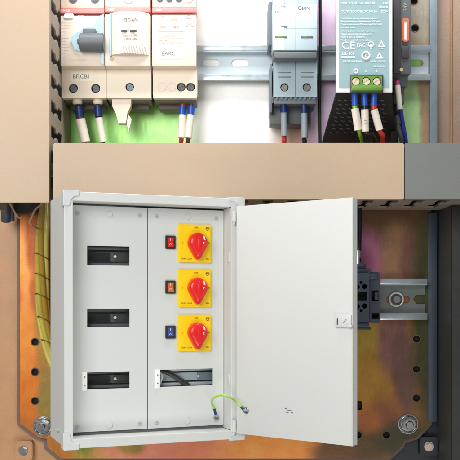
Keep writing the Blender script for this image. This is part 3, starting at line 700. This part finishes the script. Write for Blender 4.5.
# spiral wrapped hose
hp = [at(47, 195, 720), at(45, 215, 725), at(42.3, 240, 730), at(41.6, 270, 733), at(42.5, 305, 735), at(46, 335, 737), at(52, 358, 739), at(62, 380, 740)]
hose = thing('hose', 'olive-yellow bundle of glossy strands curving down beside the white box', 'cable bundle', hp[-1])
for k in range(5):
    q_ = []
    for i_, p in enumerate(hp):
        a_ = 2*PI*k/5+.42*i_; rr_ = 4.1*(1 if i_ < 5 else .8)
        q_.append(p+Vector((rr_*math.cos(a_), rr_*math.sin(a_), 0)))
    b = MB(); b.tube(q_, 2.75, 14, 8); b.build('strand', ('hose', 'hose_pale', 'hose', 'hose_dark', 'hose_pale')[k], hose)
b = MB()
for k, (x, y, a_) in enumerate([(44.6, 219, 0), (42.5, 238, 0), (41.7, 257, 0), (41.8, 277, 0), (42.3, 297, 0), (44, 320, 0), (48, 343, 0)]):
    c = at(x, y, 731.5); R = 6.8 if k < 5 else 6.2
    pts = []
    for i in range(17):
        q = 2*PI*i/16; pts.append(Vector((c.x+R*math.cos(q), c.y+R*math.sin(q), c.z-3.0*math.cos(q)-2*math.sin(q))))
    b = MB(); b.tube(pts, .42, 6, 1); b.build('wrap_edge', 'hose_gap', hose)

# ------------------------------------------------------------------ relay base on the lower rail
R = thing('relay_socket', 'dark slate terminal socket on the short rail, partly behind the open door', 'relay socket', (at(362, 0, 715).x, -10, at(0, 326, 700).z))
def holes_at(lst, d): return [pcircle(x, y, r, d, 18) for x, y, r in lst]
a, c = at(338, 322, 700), at(369.5, 273, 700)
hs = holes_at([(357.5, 287, 2.5), (364.5, 286.5, 2.7), (357.5, 306.5, 2.5), (364.5, 306, 2.7), (361, 282.5, 1.5), (361, 310.5, 1.5)], 700)
hs.append(rect(at(345, 0, 700).x, at(0, 300.5, 700).z, at(367, 0, 700).x, at(0, 292, 700).z))
b = MB(); b.sheet(rrect(a.x, a.z, c.x, c.z, 1), hs, 700-F, 706-F); b.box((a.x, 711-F, a.z), (c.x, 742-F, c.z)); b.box((a.x, 706.1-F, a.z+.2), (a.x+8, 711-F, c.z-.2)); b.build('housing', 'slot', R)
b = MB(); b.box((a.x+.5, 709-F, a.z+.5), (c.x-.3, 711-F, c.z-.5)); b.box((c.x-1.2, 706-F, a.z+.6), (c.x-.2, 709-F, c.z-.6)); b.build('contact_well', 'hole', R)
b = MB(); b.pbox(338, 268.5, 371, 273, 705, 742, .8); b.pbox(352, 263.8, 366, 268.6, 711, 742, .8); b.pbox(338, 322, 369, 327, 704, 742, .8); b.pbox(344, 327, 371, 330, 712, 742, .8); b.build('shroud', 'slot', R)
q = []
p0, p1 = at(370, 322.5, 712), at(380.5, 272, 712)
b = MB(); b.sheet(rrect(p0.x, p0.z, p1.x, p1.z, 1), [rect(at(371.3, 0, 712).x, at(0, 301, 712).z, at(378.5, 0, 712).x, at(0, 290.5, 712).z), rect(at(371.5, 0, 712).x, at(0, 319, 712).z, at(379.3, 0, 712).x, at(0, 313, 712).z)], 712-F, 718-F)
b.box((p0.x, 724-F, p0.z+.1), (p1.x, 742-F, p1.z-.1)); b.pbox(369, 272.5, 377.5, 279, 708, 714, .6); b.build('end_block', 'slot', R)
b = MB(); b.box((p0.x+.4, 720-F, p0.z+.5), (p1.x-.4, 724-F, p1.z-.5)); b.build('contact_well', 'hole', R)
b = MB(); b.pbox(374.8, 291.5, 378.3, 300, 714, 720, .3); b.build('latch', 'dark_slate', R)
b = MB(); b.pbox(353.5, 307.5, 356.5, 314.5, 698.5, 701, .3); b.build('marker', 'peach', R)
b = MB(); b.tube([at(359.4, 200, 730), at(359.2, 235, 730), at(358.6, 262, 726)], 2.4, 12); o = tag(b.build('wire', 'wire_black'), 'dark cable with a bare metal end above the relay socket', 'wire')
b = MB(); b.tube([at(357.8, 251, 725), at(357.6, 258, 723.5)], 3.0, 14); b.tube([at(357.6, 257.5, 723.5), at(357.6, 265, 722.5)], 2.3, 14); b.tube([at(357.6, 264.5, 722.5), at(357.6, 271, 722)], 3.0, 14); b.build('ferrule', 'zinc', o)
b = MB(); b.tube([at(356.0, 200, 722), at(355.8, 225, 722), at(354.8, 248, 723), at(350, 268, 724)], 2.6, 12); tag(b.build('wire', 'wire_blue'), 'royal blue wire dropping from the duct beside the door edge', 'wire')

# ------------------------------------------------------------------ the white distribution box
BA = math.radians(21.0)
u = Vector((math.cos(BA), math.sin(BA), 0)); v = Vector((-math.sin(BA), math.cos(BA), 0))
ZB = at(0, 449.4, 522).z
O = at(64.3, 449.4, 522); O.z = ZB
H = at(0, 191, 522).z-ZB
CAM = Vector((0, -FF, 0))
def L(px, py, yo=0.0):
    """position on the box plane lying yo mm behind its front, in the box's own coordinates"""
    Dv = Vector(((px-CX)/FF, 1, (HY-py)/FF)); s_ = (yo-(CAM-O).dot(v))/Dv.dot(v)
    p = CAM+Dv*s_-O
    return (p.dot(u), p.z)
def w2b(p): p = Vector(p)-O; return Vector((p.dot(u), p.dot(v), p.z))
W = L(243.5, 300)[0]; T = 64.0
BX = thing('distribution_box', 'light grey metal distribution box with open door, yellow switches and red knobs', 'electrical box', O, BA, local=True)
fl = L(73, 300)[0]; ft = H-L(73, 200.6)[1]; fb = L(73, 439.5)[1]; fr_ = W-L(231.6, 300)[0]
YP = 17.0
b = MB(); g = 1.2
b.box((0.8, 1.2, 0.8), (2, T, H-.8)); b.box((W-2, 1.2, .8), (W-.8, T, H-.8)); b.box((2.01, 1.2, .81), (W-2.01, T, 2)); b.box((2.01, 1.2, H-2), (W-2.01, T, H-.81)); b.box((2.02, T-1.3, 2.02), (W-2.02, T-.1, H-2.02))
b.build('body', 'box', BX)
b = MB(); b.sheet(rect(0, 0, W, H), [rect(fl, fb, W-fr_, H-ft)], 0, 1.3)
b.box((fl-.9, 1.32, fb), (fl-.01, YP, H-ft)); b.box((W-fr_+.01, 1.32, fb), (W-fr_+1, YP+4, H-ft)); b.box((fl, 1.32, H-ft+.01), (W-fr_, YP+4, H-ft+1)); b.box((fl, 1.32, fb-1), (W-fr_, YP+4, fb-.01))
frm = b.build('front_frame', 'box', BX)
for o in (frm,):
    bv = o.modifiers.new('bevel', 'BEVEL'); bv.width = .0004; bv.segments = 2; bv.limit_method = 'ANGLE'; bv.angle_limit = .6
# plastic corner caps
def cap(cx, cz, sx, sz, w, h):
    pts = [(0, 0), (w, 0), (w, h*.34)]
    for i in range(9):
        q = PI/2*i/8; pts.append((w*.42+w*.46*(1-math.sin(q)), h*.34+h*.52*(1-math.cos(q))))
    pts += [(w*.36, h), (0, h)]
    b = MB(); b.sheet([(cx+sx*(x-.5), cz+sz*(z-.5)) for x, z in pts], [], -.9, -.02)
    b.box((cx-sx*.9, -.9, cz-sz*.5), (cx-sx*.01, 9, cz+sz*(h-.5))); b.box((cx-sx*.5, -.9, cz-sz*.9), (cx+sx*(w-.5), 9, cz-sz*.01))
    o = b.build('corner_cap', 'corner', BX); bv = o.modifiers.new('bevel', 'BEVEL'); bv.width = .0003; bv.segments = 2; bv.limit_method = 'ANGLE'
cw = L(79.5, 300)[0]; chh = 11.5
cap(0, 0, 1, 1, cw, chh*1.12); cap(0, H, 1, -1, cw, chh); cap(W, 0, -1, 1, 13, 8); cap(W, H, -1, -1, 13, 8)
# cover panels with cut-outs
xs = L(147.6, 320, YP)[0]
def win(x0, y0, x1, y1):
    a = L(x0, y1, YP); c = L(x1, y0, YP); return (a[0], a[1], c[0], c[1])
w1 = [win(87.2, 246.5, 129.6, 265.2), win(87.2, 308.8, 129.6, 327.2), win(87.2, 371.3, 129.6, 389.5)]
w2 = [win(160, 368.4, 213, 387)]
sw = [(225, 262.3), (269.8, 307.0), (314.8, 351.4)]
bz0, bz1 = fb+2.6, H-ft-1.5
for (xa, xb, ws) in ((fl+.6, xs-.35, w1), (xs+.35, W-fr_-.5, w2)):
    b = MB(); b.sheet(rrect(xa, bz0, xb, bz1, .6), [rect(*q_) for q_ in ws], YP, YP+1.2)
    # folded edges
    b.box((xa, YP+1.21, bz0), (xa+.8, YP+6, bz1)); b.box((xb-.8, YP+1.21, bz0), (xb, YP+6, bz1))
    pn = b.build('cover_panel', 'box_panel', BX)
    bv = pn.modifiers.new('bevel', 'BEVEL'); bv.width = .0003; bv.segments = 2; bv.limit_method = 'ANGLE'; bv.angle_limit = .6
    sx0, sx1 = (L(77.2, 212.5, YP)[0], L(139.7, 215, YP)[0]) if ws is w1 else (L(156.5, 215, YP)[0], L(216, 217, YP)[0])
    zt, zb_ = L(108, 214, YP)[1]-.5, L(108, 425, YP)[1]
    for X in (sx0, sx1):
        for Z in (zt, zb_):
            b = MB(); b.ring((X, YP-.15, Z), 1.45, .3, 20, 6); slotted_screw(b, X, Z, YP-.8, 1.25, random.uniform(0, 1.5)); b.build('screw', 'pale_screw', pn)
    for Z in (zt+.3, zb_):
        b = MB(); X = (sx0+sx1)/2+.5; b.cyl((X, YP-.7, Z), (X, YP+.2, Z), 2.5, n=28, bev=.3); b.build('blanking_plug', 'box_panel', pn)
b = MB(); b.box((fl+.2, YP+2.2, fb+.1), (W-fr_-.2, YP+2.8, bz0+2)); b.box((xs-2.2, YP+7, fb+1), (xs+2.2, YP+8, H-ft-1)); b.build('inner_strip', 'box_in', BX)
# rails seen through the cut-outs
for i, q_ in enumerate(w1+w2):
    zc = (q_[1]+q_[3])/2; hh = q_[3]-q_[1]
    xa, xb = (fl+3, xs-2.4) if i < 3 else (xs+2.4, W-fr_-3)
    b = MB(); b.box((xa, YP+13, zc-hh*.26), (xb, YP+14, zc+hh*.22)); b.box((xa, YP+9, zc-hh*.52), (xb, YP+13.5, zc-hh*.34), .4); b.box((xa, YP+9.5, zc+hh*.34), (xb, YP+13.5, zc+hh*.50), .4)
    rl = b.build('inner_rail', 'charcoal' if i < 3 else 'zinc_web', BX)
    b = MB(); b.box((q_[2]-9, YP+11.5, zc-hh*.28), (q_[2]+8, YP+13.2, zc+hh*.24), .2); b.build('end_stop', 'soft_black' if i < 3 else 'slate_metal', rl)
    X = L(116 if i < 3 else 199, 250, YP+13)[0]
    b = MB(); slotted_screw(b, X-1.2, zc, YP+10.6, 1.15 if i < 3 else .9, .4); b.build('screw', 'label', rl)
    if i < 3:
        b = MB(); b.box((xa+4, YP+12.2, zc-hh*.24), (q_[2]-13, YP+13.05, zc+hh*.18)); b.build('slot_cover', 'black', rl)
b = MB(); q_ = w2[0]; zc = (q_[1]+q_[3])/2
b.tube([(q_[0]-2, YP+8, q_[3]), (q_[0]+8, YP+7, zc+3.4), (q_[0]+17, YP+6, zc-2), (q_[0]+28, YP+7, q_[1]-4)], 1.25)
b.tube([(q_[0]+3, YP+9, q_[3]+1), (q_[0]+12, YP+8, zc+3.4), (q_[0]+24, YP+8, zc-4), (q_[0]+32, YP+9, q_[1]-4)], .9); b.build('inner_cable', 'soft_black', BX)
b = MB(); b.box((q_[0]+9, YP+12.4, zc-2.5), (q_[0]+19, YP+13, zc-.6), .2); b.box((q_[0]+7, YP+12.0, q_[3]-2.2), (q_[0]+24, YP+12.9, q_[3]-1.0), .2); b.tube([(q_[0]+1, YP+5, q_[1]+1), (q_[0]+3, YP+5, zc+1), (q_[0]+1.5, YP+6, q_[3]-2)], 1.0); b.build('inner_strap', 'box', BX)
for (x0_, y0_, x1_, y1_) in ((82, 371.5, 87, 391), (154.8, 369.5, 159.8, 388.5)):
    a, c = L(x0_, y1_, YP), L(x1_, y0_, YP)
    b = MB(); b.box((a[0], YP-1.0, a[1]), (c[0], YP-.02, c[1]), .25); st = b.build('end_bracket', 'label', BX)
    b = MB()
    for fz in (.28, .72): X, Z = (a[0]+c[0])/2, a[1]+(c[1]-a[1])*fz; b.cyl((X, YP-1.25, Z), (X, YP-.9, Z), .55, n=12)
    b.build('rivet', 'bluegrey_side', st)
# rotary switches and rockers
for k, (ya, yb2) in enumerate(sw):
    a, c = L(178.4, yb2, YP-2), L(211.3, ya, YP-2)
    b = MB(); b.sheet(rrect(a[0], a[1], c[0], c[1], 1.4), [], YP-2, YP-.02)
    b.sheet(rrect(a[0]+1, a[1]+1, c[0]-1, c[1]-1, 1.2), [], YP-2.5, YP-1.9)
    rs = b.build('rotary_switch', 'yellow', BX)
    bv = rs.modifiers.new('bevel', 'BEVEL'); bv.width = .0004; bv.segments = 2; bv.limit_method = 'ANGLE'; bv.angle_limit = .5
    X = L(197.6, (ya+yb2)/2, YP-5)[0]; Z = L(197.6, ya+18.0, YP-5)[1]; R_ = 8.0
    ww = c[0]-a[0]; hh = c[1]-a[1]
    kb = bmesh.new()
    # teardrop knob: rounded at the top, handle pointing down, lofted outline
    base = []
    nn = 60; r2 = 2.7; dz2 = 10.6; ta = math.acos((R_-r2)/dz2)
    for i in range(nn):                      # hull of a large disc and a small one below it
        q = 2*PI*i/nn
        if abs(q-PI) > ta-.12*0:
            k_ = R_*(1+.05*max(0, math.cos(q)-.9)/.1); base.append((k_*math.sin(q), k_*math.cos(q)))
        else:
            base.append((r2*math.sin(q), -dz2+r2*math.cos(q)))
    rows = []
    for f_, yy_ in ((1.0, YP-2.4), (1.0, YP-6.0), (.97, YP-7.6), (.90, YP-8.8), (.76, YP-9.6), (.45, YP-10.0)):
        rows.append([kb.verts.new((X+px*f_, yy_, Z+pz*f_)) for px, pz in base])
    for i in range(len(rows)-1):
        for j in range(nn): kb.faces.new((rows[i][j], rows[i][(j+1) % nn], rows[i+1][(j+1) % nn], rows[i+1][j]))
    kb.faces.new(rows[-1]); kb.faces.new(rows[0][::-1])
    m_ = MB(); m_._merge(kb)
    # raised grip bar
    m_.sheet([(X-1.0, Z+5.2), (X+.8, Z+5.6), (X+1.5, Z+2), (X+1.4, Z-hh*.26), (X+.8, Z-hh*.30), (X-.8, Z-hh*.30), (X-1.4, Z-hh*.26), (X-1.5, Z+2)], [], YP-10.7, YP-9.4)
    kn = m_.build('knob', 'red_knob', rs)
    bv = kn.modifiers.new('bevel', 'BEVEL'); bv.width = .0008; bv.segments = 3; bv.limit_method = 'ANGLE'; bv.angle_limit = .6
    b = MB(); b.sheet([(X+3.4, Z+5.6), (X+4.6, Z+4.6), (X+4.9, Z+2.2), (X+3.6, Z+2.6)], [], YP-10.0, YP-8.8); b.box((X+3.0, YP-10.1, Z-1.2), (X+4.3, YP-9, Z+.6), .15); b.build('pointer_mark', 'label', kn)
    b = MB(); b.box((X+3.5, YP-10.3, Z-.9), (X+4.2, YP-9.8, Z+.3)); b.build('pointer_dot', 'dark_print', kn)
    b = MB(); yt_ = YP-2.56
    b.text('OFF', (X-.4, yt_, c[1]-2.6), 2.0); b.text('I', (a[0]+3.2, yt_, Z), 2.5); b.build('lettering', 'red_print', rs)
    b = MB(); b.text('II' , (c[0]-2.2, yt_, Z), 2.5)
    b.text('TRIPL GEAR', (a[0]+2.2, yt_, a[1]+2.9), 1.75, 'LEFT')
    b.text('40A', (c[0]-3.6, yt_, a[1]+3), 1.7)
    lx, lz = c[0]-3.4, c[1]-3.2
    b.tube([(lx-1.6, yt_, lz+.9), (lx-1, yt_, lz-1), (lx, yt_, lz-1.5), (lx+1, yt_, lz-1), (lx+1.5, yt_, lz+.6)], .2, 6); b.ring((lx-.6, yt_, lz+.6), .55, .16, 12, 5); b.ring((lx+.7, yt_, lz+.6), .55, .16, 12, 5)
    b.build('marking', 'dark_print', rs)
    # rocker
    ym = ya+17.2
    a, c = L(165.6, ym+6.6, YP-1), L(175.4, ym-6.4, YP-1)
    b = MB(); b.sheet(rrect(a[0], a[1], c[0], c[1], .5), [rect(a[0]+1.5, a[1]+1.5, c[0]-1.5, c[1]-1.5)], YP-1.5, YP-.02); rk = b.build('rocker_switch', 'black', BX)
    xa, xb, za, zb2 = a[0]+1.6, c[0]-1.6, a[1]+1.6, c[1]-1.6; zm = (za+zb2)/2
    b = MB(); b.sheet([(YP-.3, za), (YP-2.0, za), (YP-1.0, zm), (YP-1.5, zb2), (YP-.3, zb2)], [], xa, xb, 'X'); ro = b.build('rocker', ('rk_red', 'rk_orange', 'rk_blue')[k], rk)
    b = MB(); b.ring(((xa+xb)/2, YP-1.5, zm-2.2), .9, .18, 14, 5); b.box(((xa+xb)/2-.15, YP-1.55, zm+1.2), ((xa+xb)/2+.15, YP-1.15, zm+3.2)); b.build('symbol', 'pink_print', ro)
# side screw, bracket to the mounting plate
b = MB(); q = w2b(at(56.5, 427.5, 560))
b.cyl((-.7, 26, q.z), (.9, 26, q.z), 1.9, n=20, bev=.3); b.build('screw', 'zinc', BX)
b = MB(); zc = H*.35
pa = [w2b(p_) for p_ in (Vector((-60, -6, 0)), Vector((-60, -.2, 0)), Vector((-10, -.2, 0)), Vector((-10, -6, 0)))]
mid = Vector((W*.55, T-.2, 0))
b.sheet([(W*.35, T-.05), (W*.75, T-.05), (pa[3].x, pa[3].y), (pa[2].x, pa[2].y), (pa[1].x, pa[1].y), (pa[0].x, pa[0].y)], [], zc-30, zc+30, 'Z'); b.build('mounting_bracket', 'box_in', BX)
# hinges
hz = (L(233, 222)[1], L(233, 427)[1])
hx = L(234.0, 300, -2)[0]
b = MB()
for z0_, z1_ in ((L(233, 222, -2)[1], L(233, 211, -2)[1]), (L(233, 432, -2)[1], L(233, 420, -2)[1])):
    b = MB(); b.cyl((hx, -2.4, z0_), (hx, -2.4, z1_), 1.7, n=18, bev=.3); b.cyl((hx, -2.4, z0_-2), (hx, -2.4, z0_), 1.0, n=12); b.build('hinge', 'box', BX)
b = MB(); X = L(231, 300, 3)[0]
for z0_, z1_ in ((L(230, 262, 2)[1], L(230, 252, 2)[1]), (L(230, 385, 2)[1], L(230, 374, 2)[1])):
    b = MB(); b.box((W-fr_-.8, 3.5, z0_), (W-fr_-.02, 8, z1_), .2); b.build('frame_tab', 'box_panel', BX)
# door
hw = at(236.4, 300, 567); fw = at(352.8, 300, 504)
dirv = fw-hw; dirv.z = 0; DL = dirv.length; DA = math.atan2(dirv.y, dirv.x)
hl_ = w2b(hw)
door_z0, door_z1 = at(0, 433.6, 567).z-ZB, at(0, 206.3, 567).z-ZB
DH = door_z1-door_z0
b = MB(); b.box((0, 0, 0), (DL, 1.1, DH), .35); b.box((.5, 1.12, .4), (1.5, 6, DH-.4)); b.box((DL-1.2, 1.12, .4), (DL-.2, 7, DH-.4)); b.box((1.52, 1.12, .4), (DL-1.22, 6.8, 1.4)); b.box((1.52, 1.12, DH-1.4), (DL-1.22, 6.8, DH-.4))
b.box((DL-.75, -.35, .3), (DL-.05, .2, DH-.3), .2)
OFF[BX] = Vector((0, 0, 0))
door = b.build('door', 'box_door', BX)
door.location = Vector((hl_.x, hl_.y, door_z0))*S; door.rotation_euler = (0, 0, DA-BA)
du = Vector((math.cos(DA), math.sin(DA), 0)); dvv = Vector((-math.sin(DA), math.cos(DA), 0))
def LD(px, py):
    Dv = Vector(((px-CX)/FF, 1, (HY-py)/FF)); s_ = -(CAM-hw).dot(dvv)/Dv.dot(dvv); p = CAM+Dv*s_
    return ((p-hw).dot(du), p.z-ZB-door_z0)
a, c = LD(336.2, 327.3), LD(353.4, 315)
lt = MB(); lt.box((a[0], -2.2, a[1]), (c[0]-.9, -.02, c[1]), .3); lt.box((c[0]-3, -3.2, a[1]), (c[0]+.2, -.3, a[1]+2.0), .3); lat = lt.build('latch', 'box', door)
b = MB(); p = LD(339, 321.5); b.box((p[0]-.5, -2.35, p[1]-2.4), (p[0]+.4, -2.1, p[1]+2.2)); b.build('keyhole', 'dark_print', lat)
b = MB(); b.tube([(p[0]+5, -2.25, p[1]-.6), (p[0]+7.5, -2.25, p[1]+1.8)], .22, 6); b.build('mark', 'print', lat)
b = MB()
for (x, y_, w_) in ((286, 408.5, 2.2), (289.5, 410.5, 3.2), (287.5, 412.5, 2), (292, 412.8, 1.6)):
    p = LD(x, y_); b.box((p[0]-w_/2, -.15, p[1]-.4), (p[0]+w_/2, .1, p[1]+.4))
b.build('stamp', 'print', door)
p = LD(246.3, 410.5)
b = MB(); b.cyl((p[0], -2.6, p[1]), (p[0], .1, p[1]), 1.9, n=6, bev=.2); b.ring((p[0], -.4, p[1]), 2.2, .4); b.build('earth_stud', 'steel', door)
# earth wire
q = L(216, 417.5, YP); s0 = Vector((q[0], YP, q[1]))
b = MB(); b.ring((s0.x, YP-.6, s0.z), 1.9, .5); slotted_screw(b, s0.x, s0.z, YP-1.8, 1.7, .5); b.build('earth_screw', 'steel', BX)
pd = hw+du*p[0]; pd.z = door_z0+ZB+p[1]
def bp(px, py, d): return w2b(at(px, py, d))
dP = (O+u*s0.x+v*s0.y).y+F; dD = pd.y+F
pts = [bp(215.4, 413.5, dP-4), bp(214, 408, dP-8), bp(211.6, 402.3, dP-14), bp(213.5, 398, dP-20), bp(218.5, 395.6, dP-25), bp(224.5, 395.4, dP-28), bp(231, 397.8, dP-27), bp(237, 402.5, dP-22), bp(242, 407.8, dD-5)]
b = MB(); b.tube(pts, .8, 10); ew = b.build('earth_wire', 'wire_yg', BX)
b = MB()
for k in (3, 4.4, 5.6): 
    i = int(k); t_ = k-i; m0 = pts[i].lerp(pts[i+1], t_); m1 = pts[i].lerp(pts[i+1], min(1, t_+.2)); b.tube([m0, m1], .86, 10)
b.build('stripe', 'yellow_stripe', ew)
b = MB(); b.tube([pts[0]+(pts[1]-pts[0])*.9, pts[0]-(pts[1]-pts[0])*.1], 1.05, 12); b.build('crimp', 'ferrule_dark', ew)
b = MB(); b.tube([pts[-1]+(pts[-2]-pts[-1])*.12, pts[-1]+(pts[-1]-pts[-2])*.32], 1.05, 12); b.build('crimp', 'ferrule_dark', ew)
b = MB(); b.tube([pts[0], s0+Vector((0, -2, 1))], .8, 10); b.build('lug', 'zinc', ew)
b = MB(); b.tube([pts[-1]+(pts[-1]-pts[-2])*.3, w2b(pd)+Vector((0, -1.5, 0))], .8, 10); b.build('lug', 'zinc', ew)

# ------------------------------------------------------------------ camera, light, world
cam = bpy.data.cameras.new('camera'); co = bpy.data.objects.new('camera', cam); col.objects.link(co)
co.location = (0, -FF*S, 0); co.rotation_euler = (PI/2, 0, 0)
cam.sensor_width = 36; cam.lens = 36*FF/460; cam.shift_y = (HY-230)/460; cam.clip_start = .01; cam.clip_end = 50
sc.camera = co
def lamp(name, loc, aim, sx, sy, power, rgb):
    l = bpy.data.lights.new(name, 'AREA'); l.shape = 'RECTANGLE'; l.size = sx; l.size_y = sy; l.energy = power; l.color = rgb
    o = bpy.data.objects.new(name, l); col.objects.link(o); o.location = loc
    o.rotation_euler = (Vector(aim)-Vector(loc)).to_track_quat('-Z', 'Y').to_euler()
lamp('key_lamp', (-.42, -1.18, .38), (0, 0, .05), .6, .6, 9.2, (1, .985, .965))
lamp('low_fill_lamp', (.12, -1.0, -.55), (.05, 0, 0), .5, .3, 2.6, (1, .97, .93))  # unseen fill lamp, added to lift undersides and the bottom strip
lamp('top_wash_lamp', (.0, -.25, .62), (0, 0, .25), .6, .10, 4.3, (1, 1, 1))  # unseen lamp, added to wash out the upper row
wd_ = bpy.data.worlds.new('World'); sc.world = wd_; wd_.use_nodes = True
bg = wd_.node_tree.nodes['Background']; bg.inputs['Color'].default_value = (.95, .98, 1, 1); bg.inputs['Strength'].default_value = .28
sc.view_settings.view_transform = 'Standard'; sc.view_settings.look = 'None'; sc.view_settings.exposure = 0; sc.view_settings.gamma = 1
sc.render.resolution_x = 1024; sc.render.resolution_y = 1024
